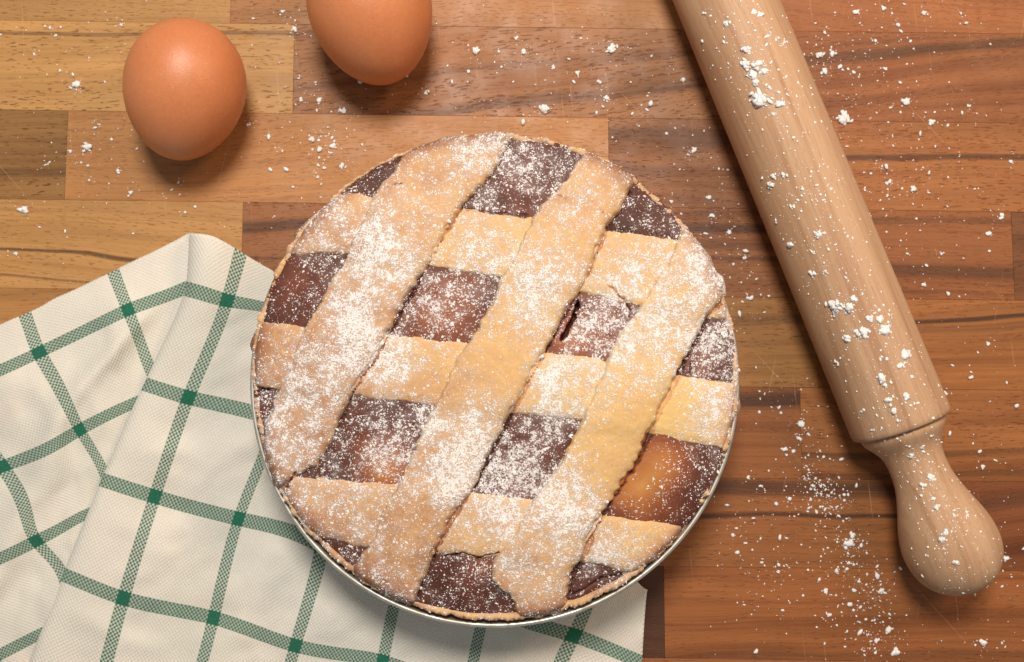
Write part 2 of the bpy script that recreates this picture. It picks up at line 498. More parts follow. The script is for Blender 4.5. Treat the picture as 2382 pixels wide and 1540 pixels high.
def add_towel():
    up = {(1, -.49): (560, 588), (.45, -.5): (441, 543), (.7, -.5): (494, 548), (1.35, -.45): (627, 637), (.53, 0): (432, 672), (1, 0): (528, 700),
          (1.35, .06): (602, 722), (.5, 1): (335, 893), (1, 1): (438, 925), (1.66, 1): (580, 957), (.38, 2): (235, 1115),
          (1, 2): (360, 1155), (2, 2): (555, 1207), (2, 1.45): (605, 1080), (2.85, 2): (712, 1250), (.33, 3): (146, 1336),
          (1, 3): (287, 1392), (2, 3): (497, 1437), (3, 3): (687, 1502), (3, 2.1): (745, 1300), (4, 3): (890, 1538),
          (4, 2.42): (915, 1415), (5, 2.25): (1118, 1460), (5, 2.65): (1100, 1545), (6, 2): (1335, 1478),
          (6, 1.74): (1362, 1420), (6, 2.3): (1302, 1545), (5.55, 2): (1235, 1450), (6.65, 2.0): (1474, 1533),
          (6.72, 1.32): (1500, 1374), (6.45, 1.25): (1466, 1346), (6.58, 2.35): (1455, 1610), (.28, 4): (60, 1560), (1, 4): (225, 1625), (2, 4): (435, 1668), (3, 4): (622, 1730)}
    lf = {(0, 0): (297, 720), (-1, 0): (90, 820), (-1, 1): (185, 1000), (-2, 1): (5, 1085), (-2, 2): (82, 1258),
          (0, -.47): (265, 635), (-1, -.47): (60, 735), (.85, -.47): (440, 549), (.66, 0): (430, 671), (0, 1): (378, 910),
          (-.3, 1): (312, 937), (-1.4, 2): (190, 1200), (-3, 2): (-105, 1345), (-3, 3): (-15, 1530), (-2.4, 3): (95, 1474),
          (-2, 3): (168, 1440), (-1, 2): (272, 1170), (-.5, .35): (237, 829), (0, .62): (345, 850), (-2, 0): (-105, 905),
          (-1.6, 1.4): (142, 1122), (-2, 2.35): (138, 1318)}
    PU = tps(list(up.keys()), list(up.values()))
    PL = tps(list(lf.keys()), list(lf.values()))
    nv = 150
    vv = np.linspace(-.5, 4.3, nv)
    uF = np.interp(vv, [-.5, 0, 1, 2, 3, 4, 5], [.45, .53, .5, .38, .33, .28, .25])
    uLe = np.interp(vv, [-.5, 0, 1, 2, 3, 4, 5], [.86, .80, .15, -.9, -1.9, -2.85, -3.8])
    # left sheet
    nl = 110
    a = np.linspace(0, 1, nl)[None]
    UL = -4.6 + (uLe[:, None] + 4.6) * a
    VL = vv[:, None] + 0 * a
    pl = PL(UL, VL)
    pl[..., 1] += (4.5 * (fbm(UL * 3.1, 0 * UL, 88, 3) - .5) * 2) * sstep(0, -.5, VL)
    # frayed hem: the edge wavers slightly
    zl = .0012 + (.0066 * fbm(UL * 1.0 + 5, VL * 1.3, 3, 2) + .0022 * fbm(UL * 4.2, VL * 3.0 + UL, 13, 2)) * sstep(-.6, .2, VL)
    zl = zl + .0035 * np.exp(-((UL * .8 + VL * 1.25 - .35 + .3 * np.sin(VL * 2)) / .22) ** 2) * sstep(-.3, .3, VL)
    zl = zl + .0030 * np.exp(-((UL * .55 + VL - 1.45) / .2) ** 2) * sstep(-2.8, -1.5, UL)
    zl = zl * (1 - .75 * sstep(.80, .97, a + 0 * zl)) + .0003
    L = at(pl[..., 0], pl[..., 1], zl)
    # upper sheet incl. the rolled fold
    und = np.linspace(.34, .03, 7)                     # underside of the pleat, hidden
    th = np.linspace(-90, 90, 11)
    nt = 210
    tt = np.linspace(0, 1, nt) ** 1.25
    Rf = .0030
    rowsP, rowsUV = [], []
    for j, v in enumerate(vv):
        open_ = sstep(-.5, -.2, v)
        R = Rf * (2.0 - 1.0 * sstep(-.5, 1.0, v))
        uend = np.interp(v, [-.5, 1.5, 1.7, 4.3], [1.55, 6.68, 6.76, 6.5])
        vtop = lambda u: -.5 + np.clip((u - 1.35) / (6.7 - 1.35), 0, 1) * 2.05
        lam = .034
        zl0 = .0030
        us, zs, off = [], [], []
        for d in und: us.append(uF[j] + d * open_ + .02); zs.append(zl0); off.append(0)
        for t in th:
            us.append(uF[j] + R / lam * (1 - math.cos(math.radians(t)))); zs.append(zl0 + R + R * math.sin(math.radians(t))); off.append(0)
        u0 = uF[j] + R / lam
        ut = u0 + (6.75 - u0) * tt[1:]
        dd = (ut - uF[j]) * lam
        zt = .0034 + (zl0 + 2 * R - .0034) * np.exp(-(np.maximum(dd - R, 0) / .016) ** 2)
        us = np.concatenate([us, ut]); zs = np.concatenate([zs, zt])
        rowsUV.append(us); rowsP.append(zs)
    US = np.array(rowsUV); ZS = np.array(rowsP)
    # v of each vertex: the far edge hides under the tin and comes out as a corner
    vt = -.5 + np.clip((US - 1.35) / (6.7 - 1.35), 0, 1) ** 1.0 * 1.80
    k = ((vv + .5) / 4.8)[:, None]
    VS = vt + (4.3 - vt) * k
    VS = np.where(US < 1.35, vv[:, None] + 0 * US, VS)
    wr = .0085 * (fbm(US * .9 + 3, VS * .8 + 9, 21, 2) - .35) + .0026 * (fbm(US * 3.0 + VS, VS * 3.4, 25, 2) - .5) + .0022 * np.exp(-((VS - 1.72 + .16 * US) / .13) ** 2) * np.exp(-((US - .9) / .8) ** 2)
    wr = wr + .0022 * np.exp(-((VS - 3.25 - .10 * US) / .12) ** 2) * np.exp(-((US - .7) / .5) ** 2)
    wr = wr + .0030 * np.exp(-((US + .35 * VS - 3.35) / .25) ** 2) * sstep(1.8, 2.4, VS)
    amp = sstep(.0, .8, US - uF[:, None]) * sstep(-.45, .2, VS)
    ZS = ZS + np.where(wr < 0, -.0012 * (1 - np.exp(wr / .0012)), wr) * amp
    pu = PU(US, VS)
    Pu = at(pu[..., 0], pu[..., 1], ZS)
    rr = np.hypot(Pu[..., 0] - TIN_C[0], Pu[..., 1] - TIN_C[1])
    flat = sstep(TIN_R + .012, TIN_R - .004, rr)
    ZS = ZS * (1 - flat) + np.minimum(ZS, .0034) * flat
    Pu = at(pu[..., 0], pu[..., 1], ZS)
    V = np.concatenate([np.concatenate([L, Pu], 1).reshape(-1, 3)])
    m = nl + Pu.shape[1]
    F = grid_faces(nv, m)[:, ::-1]
    o = mesh_obj('kitchen_towel', V, F.copy(), CLOTH)
    uvl = o.data.uv_layers.new(name='weave')
    uvs = np.stack([np.concatenate([UL, US], 1).ravel(), np.concatenate([VL, VS], 1).ravel()], -1)
    li = np.zeros(len(o.data.loops), np.int32); o.data.loops.foreach_get('vertex_index', li)
    uvl.data.foreach_set('uv', uvs[li].astype(np.float32).ravel())
    md = o.modifiers.new('thickness', 'SOLIDIFY'); md.thickness = .0008; md.offset = -1
    tag(o, 'white cotton kitchen towel with green check stripes, folded under the pie tin', 'towel')
    return o
add_towel()

# ------------------------------------------------------------------ pie tin
def lathe(prof, n=160):
    prof = np.asarray(prof, float)
    a = np.linspace(0, 2 * np.pi, n, endpoint=False)
    V = np.stack([prof[:, 0, None] * np.cos(a), prof[:, 0, None] * np.sin(a), prof[:, 1, None] + 0 * a], -1)
    return V.reshape(-1, 3), grid_faces(len(prof), n, closed=True)

TIN_Z = .0046
def add_tin():
    R = TIN_R; h = .036 - TIN_Z
    rim = [(R - .0009 + .0009 * math.cos(math.radians(t)), h - .0009 + .0009 * math.sin(math.radians(t))) for t in range(-60, 200, 20)]
    prof = [(.0001, 0), (R - .0085, 0), (R - .0072, .0006), (R - .0062, .003), (R - .0022, h - .005), (R - .0018, h - .003)] + rim + \
           [(R - .0024, h - .003), (R - .0068, .0034), (R - .0076, .0014), (R - .009, .0009), (.0001, .0009)]
    V, F = lathe(prof)
    o = mesh_obj('pie_tin', V, F.copy(), TIN)
    o.location = (TIN_C[0], TIN_C[1], TIN_Z)
    tag(o, 'round silver metal pie tin holding the lattice pie', 'pie tin')
add_tin()

# ------------------------------------------------------------------ lattice pie
PIE_C = at(1151, 863, .042)
PIE_R = .0871
ZR = .0392
PIE = empty('lattice_pie', (PIE_C[0], PIE_C[1], TIN_Z + .001))
tag(PIE, 'round lattice pie of golden pastry strips over dark filling, dusted with sugar', 'pie')

def prad(x, y): return np.hypot(x - PIE_C[0], y - PIE_C[1])
def dome(x, y):
    r = prad(x, y) / PIE_R
    return ZR + .0052 * (1 - np.clip(r, 0, 1.05) ** 2) + .0014 * (fbm(x * 38 + 4, y * 38, 5, 2) - .5)

SUGS = [(890, 545, 45, 1), (880, 625, 55, .8), (815, 705, 48, 1.2), (835, 775, 45, 1.0), (800, 840, 60, .7), (700, 870, 60, .6),
        (908, 838, 42, 1.7), (1100, 370, 50, .6), (1175, 345, 40, .8), (1260, 400, 60, .55), (1060, 1080, 60, 1.35), (1095, 1020, 40, 1.0),
        (1040, 1120, 45, 1.1), (935, 1010, 55, .8), (900, 1050, 40, .7), (1190, 1060, 55, 1.0), (1215, 1115, 40, .9), (1150, 1195, 50, 1.1),
        (1330, 1155, 55, 1.15), (1300, 1210, 40, .8), (1290, 940, 60, .95), (1290, 870, 50, .6), (1225, 655, 75, .75), (1110, 570, 55, .6),
        (1005, 690, 50, .6), (1060, 700, 50, .5), (1395, 755, 45, .8), (1660, 790, 55, .85), (1655, 640, 55, .75), (1600, 590, 50, .5),
        (1460, 620, 50, .45), (1650, 980, 45, .7), (1390, 1265, 40, .9), (1340, 500, 45, .35), (1010, 960, 30, .9), (990, 1000, 25, .9),
        (750, 1180, 120, .25), (860, 1230, 90, .2), (1430, 740, 120, .3), (770, 530, 60, .55), (1550, 760, 80, .45), (1430, 1320, 50, .2),
        (1230, 1300, 90, .3), (640, 980, 70, .45), (1600, 1110, 60, .1), (720, 1010, 70, .4), (1120, 470, 25, .4), (1240, 740, 60, .45),
        (1530, 680, 60, .35), (1680, 900, 40, .5), (1450, 830, 60, .35), (1130, 940, 60, .35)]
BARE = [(1165, 860, 55, .45), (1460, 1010, 60, .4), (1440, 1100, 60, .35), (1560, 960, 40, .3), (1010, 900, 40, .3), (1000, 1190, 60, .15),
        (1180, 760, 40, .15), (1400, 570, 50, .2), (1250, 560, 50, .1), (640, 800, 50, .2), (1540, 1150, 60, .15), (660, 620, 25, .35)]
def sugar(px, py):
    d = 0.37 + 0 * px
    for x, y, r, a in SUGS: d = d + .78 * a * np.exp(-((px - x) ** 2 + (py - y) ** 2) / (2 * (r * .85) ** 2))
    for x, y, r, a in BARE: d = d - a * np.exp(-((px - x) ** 2 + (py - y) ** 2) / (2 * r ** 2))
    cl = fbm(px / 26, py / 26, 31, 3)
    return np.clip(d * (.1 + 1.8 * cl), .02, 1.9)

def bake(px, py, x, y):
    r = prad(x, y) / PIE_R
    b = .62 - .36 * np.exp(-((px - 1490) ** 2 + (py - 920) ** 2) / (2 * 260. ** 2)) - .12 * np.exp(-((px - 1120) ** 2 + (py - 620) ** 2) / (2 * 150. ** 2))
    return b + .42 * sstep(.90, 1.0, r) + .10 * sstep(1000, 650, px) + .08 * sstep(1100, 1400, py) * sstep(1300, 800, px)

# outlines of the strips: T = lower strips (upper / lower edge), S = strips laid over them (left / right edge)
T1u = [(560, 520), (640, 480), (720, 455), (800, 434), (862, 452), (950, 466), (1050, 479), (1150, 489), (1235, 498), (1320, 508), (1420, 526), (1500, 537), (1570, 549), (1680, 570)]
T1l = [(520, 575), (650, 591), (780, 592), (900, 605), (1000, 621), (1160, 645), (1260, 664), (1350, 682), (1465, 711), (1560, 728), (1640, 738), (1760, 750)]
T2u = [(500, 738), (620, 744), (715, 752), (905, 776), (1080, 794), (1270, 818), (1410, 832), (1600, 872), (1690, 886), (1800, 900)]
T2l = [(500, 905), (610, 906), (700, 915), (825, 928), (1005, 947), (1190, 967), (1330, 983), (1520, 1018), (1665, 1050), (1780, 1078)]
T3u = [(560, 1085), (690, 1106), (800, 1114), (920, 1119), (1100, 1141), (1240, 1161), (1425, 1198), (1595, 1218), (1720, 1240)]
T3l = [(650, 1235), (740, 1258), (850, 1282), (1010, 1298), (1160, 1302), (1340, 1314), (1440, 1336), (1560, 1368)]
S1l = [(985, 250), (935, 345), (905, 395), (862, 450), (830, 530), (790, 610), (745, 690), (712, 755), (690, 800), (660, 870), (638, 915), (626, 960), (605, 1010), (560, 1085)]
S1r = [(1215, 262), (1185, 325), (1130, 420), (1075, 475), (1045, 530), (1000, 605), (945, 705), (905, 780), (870, 840), (822, 910), (805, 945), (775, 1010), (735, 1078), (690, 1102), (600, 1175)]
S2l = [(1400, 265), (1345, 365), (1300, 430), (1240, 495), (1200, 580), (1165, 650), (1120, 740), (1080, 800), (1050, 860), (1010, 950), (970, 1020), (930, 1110), (900, 1165), (860, 1250), (815, 1320), (745, 1430)]
S2r = [(1540, 320), (1480, 415), (1442, 490), (1415, 525), (1390, 590), (1345, 680), (1305, 750), (1268, 820), (1230, 885), (1195, 955), (1150, 1040), (1100, 1130), (1050, 1210), (1020, 1270), (985, 1345), (945, 1470)]
S3l = [(1640, 440), (1580, 550), (1530, 640), (1490, 705), (1440, 775), (1400, 870), (1370, 940), (1330, 1010), (1290, 1090), (1240, 1160), (1190, 1240), (1148, 1315), (1150, 1365), (1195, 1405), (1215, 1500)]
S3r = [(1800, 560), (1690, 690), (1645, 740), (1600, 830), (1560, 900), (1520, 990), (1490, 1060), (1440, 1140), (1390, 1220), (1355, 1300), (1332, 1340), (1322, 1400), (1300, 1500)]
CRACKS = [  # (points, width mm, depth mm)
    ([(1412, 664), (1428, 670), (1440, 688), (1452, 694), (1466, 718)], .75, 1.6), ([(1345, 705), (1330, 745), (1308, 788)], 1.5, 5.0),
    ([(1296, 455), (1325, 470)], .5, 1.5), ([(1395, 492), (1412, 508)], .5, 1.2), ([(865, 440), (900, 436), (935, 428)], .4, 1.2),
    ([(1598, 838), (1612, 846), (1604, 862)], .5, 1.5), ([(1040, 1292), (1075, 1286), (1110, 1297), (1160, 1285)], .6, 1.6),
    ([(600, 900), (640, 908)], .8, 2.5), ([(690, 1100), (676, 1118), (668, 1135)], .6, 1.8), ([(1466, 735), (1495, 755), (1493, 775)], .35, .9),
    ([(1325, 1385), (1400, 1345), (1450, 1335)], .6, 1.5), ([(800, 942), (860, 955)], .4, .9), ([(1060, 485), (1140, 494), (1225, 500)], .5, 1.0),
    ([(1415, 532), (1500, 542), (1560, 550)], .5, 1.0)]
def seg_dist(px, py, pts):
    P = np.array(pts, float)
    best = 1e9 + 0 * px
    wob = 8 * (fbm(px / 11, py / 11, 77, 2) - .5)
    for a, b in zip(P[:-1], P[1:]):
        ab = b - a
        k = np.clip(((px - a[0]) * ab[0] + (py - a[1]) * ab[1]) / (ab @ ab), 0, 1)
        best = np.minimum(best, np.hypot(px - a[0] - k * ab[0] + wob, py - a[1] - k * ab[1] + wob))
    return best

def crack_depth(px, py, gaps=False):
    t = 0 * px
    for pts, w, dp in CRACKS:
        t = np.maximum(t, dp * .001 * sstep(w * 6.6 * .75, w * 6.6 * .2, seg_dist(px, py, pts)))
    if gaps:                                   # the dough shrank away from the strips that cross over it
        for pts, q in ((S1r, .9), (S2r, .8), (S3r, 1.25)):
            w = (2.0 + 7.5 * sstep(.3, .75, fbm(px / 75, py / 75, 61, 2))) * q
            t = np.maximum(t, .0020 * sstep(w, w * .35, seg_dist(px, py, pts)))
    return t

def add_filling():
    nr, na = 210, 420
    r = np.linspace(0, 1, nr)[:, None] * (PIE_R - .0010)
    a = np.linspace(0, 2 * np.pi, na, endpoint=False)[None]
    x = PIE_C[0] + r * np.cos(a); y = PIE_C[1] + r * np.sin(a)
    z = dome(x, y) - .0014 + .0012 * (fbm(x * 120, y * 120, 9, 3) - .5)
    z = z - .0010 * sstep(.95, 1.0, r / PIE_R + 0 * a)
    P = np.stack([x, y, z], -1)
    p = to_px(P); px, py = p[..., 0], p[..., 1]
    for cx, cy, rr, h in ((1550, 1115, 70, .0020), (870, 1030, 70, .0012), (1020, 700, 60, .0010), (1220, 1060, 60, .0012), (1220, 410, 80, .0008), (700, 665, 60, .0006)):
        z = z + h * np.exp(-((px - cx) ** 2 + (py - cy) ** 2) / (2 * rr ** 2))
    z = z - crack_depth(px, py, True)
    tone = .06 + .18 * fbm(px / 60, py / 60, 3, 2)
    for cx, cy, rr, t in ((1512, 1088, 62, .56), (1470, 1160, 52, .36), (1570, 1050, 40, .10), (1390, 760, 70, .30), (1320, 800, 40, .25), (1040, 740, 60, .22),
                          (1080, 680, 50, .18), (880, 1080, 50, .42), (915, 1100, 40, .25), (1010, 740, 60, .15), (1230, 430, 70, .12),
                          (1220, 1020, 60, .10), (1640, 850, 40, .22), (1130, 1320, 30, .3), (690, 640, 40, .15), (1190, 1110, 40, .15)):
        tone = tone + t * np.exp(-((px - cx) ** 2 + (py - cy) ** 2) / (2 * rr ** 2))
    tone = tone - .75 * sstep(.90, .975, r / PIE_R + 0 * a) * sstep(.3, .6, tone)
    V = np.stack([x, y, z], -1).reshape(-1, 3)
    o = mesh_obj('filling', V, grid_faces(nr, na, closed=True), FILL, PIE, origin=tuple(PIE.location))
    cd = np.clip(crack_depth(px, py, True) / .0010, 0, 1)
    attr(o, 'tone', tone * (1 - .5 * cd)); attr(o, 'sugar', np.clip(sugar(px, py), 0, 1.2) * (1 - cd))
    o['label'] = 'dark chocolate filling with caramel brown patches'
    return o
parts = [add_filling()]

def add_rim():
    na = 1100
    a = np.linspace(0, 2 * np.pi, na, endpoint=False)[None]
    # cross-section, inside to outside and down into the tin: (radius offset, z offset)
    sec = np.array([(-.0060, -.010), (-.0036, -.0035), (-.0029, -.0010), (-.0022, .0002), (-.0013, .0006), (-.0005, .0003), (-.0001, -.0004),
                    (-.0001, -.0018), (-.0012, -.0045), (-.0075, -.0325)])
    ir = sec[:, 0, None] + PIE_R; iz = sec[:, 1, None] + ZR - .0016
    n1 = fbm(np.cos(a) * 14 + 3, np.sin(a) * 14 + 8, 41, 3) - .5
    n2 = fbm(np.cos(a) * 60 + 3, np.sin(a) * 60 + 8, 43, 3) - .5
    n3 = fbm(a * 90 + 0 * ir, ir * 3000 + 0 * a, 47, 3) - .5
    thin = 1 - .62 * np.exp(-((np.angle(np.exp(1j * (a - math.radians(122)))) / math.radians(15)) ** 2))
    ir = PIE_R + (ir - PIE_R) * thin
    wgt = np.array([0, .3, .6, 1, 1, 1, 1, .8, .3, 0])[:, None]
    ir = ir + wgt * (.0016 * n1 + .0008 * n2) - wgt * .0005
    iz = iz + wgt * (.0026 * n1 + .0014 * n2 + .0013 * n3)
    ir = ir + wgt * .0009 * n3
    x = PIE_C[0] + ir * np.cos(a); y = PIE_C[1] + ir * np.sin(a); z = iz + 0 * a
    # the crust dips at the near edge, where the tin shows
    V = np.stack([x, y, z], -1)
    p = to_px(V); px, py = p[..., 0], p[..., 1]
    o = mesh_obj('crust_rim', V.reshape(-1, 3), grid_faces(len(sec), na, closed=True)[:, ::-1].copy(), DOUGH, PIE, origin=tuple(PIE.location))
    attr(o, 'bake', .34 + .45 * fbm(px / 30, py / 30, 6, 3)); attr(o, 'sugar', np.clip(sugar(px, py) * .9, 0, 1))
    return o
parts.append(add_rim())

def resample(P, n):
    P = np.array(P, float)
    # Catmull-Rom through the points, then even spacing
    Q = np.vstack([2 * P[0] - P[1], P, 2 * P[-1] - P[-2]])
    out = []
    for i in range(1, len(Q) - 2):
        p0, p1, p2, p3 = Q[i - 1:i + 3]
        t = np.linspace(0, 1, 14, endpoint=False)[:, None]
        out.append(.5 * (2 * p1 + (p2 - p0) * t + (2 * p0 - 5 * p1 + 4 * p2 - p3) * t ** 2 + (3 * p1 - p0 - 3 * p2 + p3) * t ** 3))
    C = np.vstack(out + [P[-1:]])
    d = np.r_[0, np.cumsum(np.hypot(*np.diff(C, axis=0).T))]
    s = np.linspace(0, d[-1], n)
    return np.stack([np.interp(s, d, C[:, 0]), np.interp(s, d, C[:, 1])], -1)

def add_strip(left, right, lift, over, seed, extra_bake, pinked, label):
    """left / right edge as photo points at the pie's surface; the ends stop on the crust."""
    ZP = .0430
    n0 = 700
    Lp = resample(left, n0); Rp = resample(right, n0)
    Lw = at(Lp[:, 0], Lp[:, 1], ZP)[:, :2]; Rw = at(Rp[:, 0], Rp[:, 1], ZP)[:, :2]
    m = 64
    q = np.linspace(-1, 1, m)
    q = np.sign(q) * (1 - (1 - np.abs(q)) ** 1.35)            # denser near the edges
    ns = 330
    X = np.zeros((ns, m)); Y = np.zeros((ns, m))
    Re = PIE_R + .0006
    for j, t in enumerate(q):
        w = (t + 1) / 2
        C = Lw * (1 - w) + Rw * w
        rr = prad(C[:, 0], C[:, 1])
        ins = np.where(rr < Re + .0007 * math.sin(3 * t + seed) + .0022 * (vnoise(t * 3 + seed, 1.0, 3) - .5))[0]
        s = np.linspace(ins[0], ins[-1], ns)
        X[:, j] = np.interp(s, np.arange(n0), C[:, 0]); Y[:, j] = np.interp(s, np.arange(n0), C[:, 1])
    T = q[None] + 0 * X
    S = np.linspace(0, 1, ns)[:, None] + 0 * X
    # pinked / crumbly edges
    dx = (X[:, -1:] - X[:, :1]); dy = (Y[:, -1:] - Y[:, :1])
    wl = np.hypot(dx, dy); dx, dy = dx / wl, dy / wl
    ln = .165
    edge = sstep(.72, 1.0, np.abs(T)) * np.sign(T)
    wav = (.00024 if pinked else .00005) * np.sin(S * ln / .0049 * 2 * np.pi + seed + 1.2 * np.sign(T) + 5 * vnoise(S * 9, np.sign(T) + 3.0, seed)) * (.3 + vnoise(S * 12, np.sign(T) * 2 + 7.0, seed + 5)) \
        + .0026 * (fbm(S * 22, np.sign(T) * 3 + seed + 9., seed, 4) - .5)
    crumb = sstep(.78, .97, np.abs(T)) * (fbm(X * 900, Y * 900, seed + 2, 3) - .5)
    X = X + edge * dx * wav; Y = Y + edge * dy * wav
    base = dome(X, Y)
    rr = prad(X, Y) / PIE_R
    prof = np.clip(1 - np.abs(T) ** (10 if pinked else 8), 0, 1) ** .5
    lip = np.where(T < 0, .0007 if pinked else .0002, .0003) * np.exp(-((np.abs(T) - .91) / .06) ** 2)       # the cut edge curls up slightly
    P0 = to_px(np.stack([X, Y, base], -1)); px, py = P0[..., 0], P0[..., 1]
    zl = lift + over(px, py)
    top = base + zl + (.0010 if pinked else .0005) * (1 - T ** 2) + lip + .0010 * (fbm(X * 70 + seed, Y * 70, 13 + seed, 3) - .5) + .0003 * (fbm(X * 500, Y * 500, 3, 2) - .5) + .0014 * crumb
    low = base - .0042
    Z = low + (top - low) * prof
    drop = sstep(.955, 1.006, rr)
    Z = Z - .0040 * drop ** 1.6
    Z = Z - crack_depth(px, py, not pinked) * .9
    e = np.minimum(S, 1 - S)
    endp = sstep(0, .010, e)
    Z = Z - (1 - endp) * .0016
    B = np.minimum(low, Z - .0004) - .0012
    Bz = np.maximum(B, ZR - .006)
    V = np.concatenate([np.stack([X, Y, Z], -1).reshape(-1, 3), np.stack([X, Y, np.minimum(Bz, Z - .0003)], -1).reshape(-1, 3)])
    N = ns * m
    Ft = grid_faces(ns, m); Fb = grid_faces(ns, m, N)[:, ::-1]
    loop = np.concatenate([np.arange(m), np.arange(1, ns) * m + m - 1, (ns - 1) * m + np.arange(m - 2, -1, -1), np.arange(ns - 2, 0, -1) * m])
    l2 = np.roll(loop, -1)
    Fs = np.stack([loop, loop + N, l2 + N, l2], -1)
    cr = (at(1, 1)[0] * 0)
    o = mesh_obj('pastry_strip', V, np.concatenate([Ft, Fb, Fs])[:, ::-1].copy(), DOUGH, PIE, origin=tuple(PIE.location))
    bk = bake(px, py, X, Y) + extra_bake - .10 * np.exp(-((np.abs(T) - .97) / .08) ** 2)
    cd = np.clip(crack_depth(px, py, not pinked) / .0010, 0, 1)
    bk = bk + .34 * cd
    sg = np.clip(sugar(px, py), 0, 1.3) * (1 - cd)
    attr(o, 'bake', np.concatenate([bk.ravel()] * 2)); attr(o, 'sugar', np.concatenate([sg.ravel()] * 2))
    if label: o['label'] = label
    return o

flat0 = lambda px, py: 0 * px
for u, l, sd in ((T1u, T1l, 1), (T2u, T2l, 2), (T3u, T3l, 3)):
    parts.append(add_strip(u, l, 0.0, flat0, sd, -.06, False, None))

def band(px, py):
    """1 where an upright strip crosses one of the strips below it"""
    g = 0 * px
    for u, l in ((T1u, T1l), (T2u, T2l), (T3u, T3l)):
        yu = np.interp(px, [p[0] for p in u], [p[1] for p in u]); yl = np.interp(px, [p[0] for p in l], [p[1] for p in l])
        g = np.maximum(g, sstep(-30, 25, py - yu) * sstep(-30, 25, yl - py))
    return .0009 * g
for l, r, sd in ((S1l, S1r, 11), (S2l, S2r, 12), (S3l, S3r, 13)):
    parts.append(add_strip(l, r, 0.0012, band, sd, .01, True, None))

# ------------------------------------------------------------------ powder: icing sugar and flour
OCT_V = np.array([(1, 0, 0), (-1, 0, 0), (0, 1, 0), (0, -1, 0), (0, 0, 1), (0, 0, -1)], float)
OCT_F = np.array([(0, 2, 4), (2, 1, 4), (1, 3, 4), (3, 0, 4), (2, 0, 5), (1, 2, 5), (3, 1, 5), (0, 3, 5)])
ph = (1 + 5 ** .5) / 2
ICO_V = np.array([(-1, ph, 0), (1, ph, 0), (-1, -ph, 0), (1, -ph, 0), (0, -1, ph), (0, 1, ph), (0, -1, -ph), (0, 1, -ph), (ph, 0, -1), (ph, 0, 1), (-ph, 0, -1), (-ph, 0, 1)]) / math.hypot(1, ph)
ICO_F = np.array([(0, 11, 5), (0, 5, 1), (0, 1, 7), (0, 7, 10), (0, 10, 11), (1, 5, 9), (5, 11, 4), (11, 10, 2), (10, 7, 6), (7, 1, 8),
                  (3, 9, 4), (3, 4, 2), (3, 2, 6), (3, 6, 8), (3, 8, 9), (4, 9, 5), (2, 4, 11), (6, 2, 10), (8, 6, 7), (9, 8, 1)])

def powder_mesh(name, P, R, ico, mat, squash=(.35, .75), smooth=False):
    """crumbs at points P with radii R, each one irregular and turned its own way"""
    BV, BF = (ICO_V, ICO_F) if ico else (OCT_V, OCT_F)
    n, k = len(P), len(BV)
    a = rng.uniform(0, 2 * np.pi, n)
    st = rng.uniform(.7, 1.5, (n, 1)); sq = rng.uniform(*squash, (n, 1))
    B = BV[None] * rng.uniform(.62, 1.25, (n, k, 1)) + rng.normal(0, .08, (n, k, 3))
    B = B * np.concatenate([st, 1 / st, sq], 1)[:, None, :]
    ca, sa = np.cos(a)[:, None], np.sin(a)[:, None]
    x = B[..., 0] * ca - B[..., 1] * sa; y = B[..., 0] * sa + B[..., 1] * ca
    W = np.stack([x, y, B[..., 2]], -1) * R[:, None, None] + P[:, None, :]
    F = (BF[None] + (np.arange(n) * k)[:, None, None]).reshape(-1, 3)
    return mesh_obj(name, W.reshape(-1, 3), F, mat, smooth=smooth)

def surface_tree(objs):
    bpy.context.view_layer.update()
    VV, FF, off = [], [], 0
    for o in objs:
        n = len(o.data.vertices); co = np.zeros(n * 3, np.float32); o.data.vertices.foreach_get('co', co)
        co = co.reshape(-1, 3) @ np.array(o.matrix_world.to_3x3()).T + np.array(o.matrix_world.translation)
        VV.append(co)
        li = np.zeros(len(o.data.loops), np.int32); o.data.loops.foreach_get('vertex_index', li)
        FF.append(li.reshape(-1, 4) + off); off += n
    return BVHTree.FromPolygons(np.vstack(VV).tolist(), np.vstack(FF).tolist())

def add_sugar():
    tree = surface_tree(parts)
    n = 190000
    r = np.sqrt(rng.uniform(0, 1, n)) * (PIE_R + .0008); a = rng.uniform(0, 2 * np.pi, n)
    x = PIE_C[0] + r * np.cos(a); y = PIE_C[1] + r * np.sin(a)
    p = to_px(np.stack([x, y, x * 0 + .043], -1))
    d = sugar(p[:, 0], p[:, 1])
    fine = fbm(p[:, 0] / 9, p[:, 1] / 9, 51, 2)
    d = d * (1 - np.clip(crack_depth(p[:, 0], p[:, 1]) / .0006, 0, 1))
    keep = rng.uniform(0, 1, n) < np.clip(d, 0, 1.8) * .36 * (.12 + 1.75 * sstep(.38, .62, fine))
    P, R = [], []
    dn = Vector((0, 0, -1))
    for i in np.where(keep)[0]:
        h = tree.ray_cast(Vector((x[i], y[i], .08)), dn)
        if h[0] is None or h[0].z < ZR - .006: continue
        if abs(h[1].z) < .35: continue
        P.append((x[i], y[i], h[0].z)); R.append(rng.lognormal(math.log(.00017), .42) * (2.3 if rng.uniform() < .035 * d[i] else 1))
    P = np.array(P); R = np.clip(np.array(R), .00008, .00085)
    o = powder_mesh('powdered_sugar', P, R, False, SUGAR, (.3, .6))
    tag(o, 'white powdered sugar dusted in patches over the lattice pie', 'sugar', kind='stuff')
add_sugar()

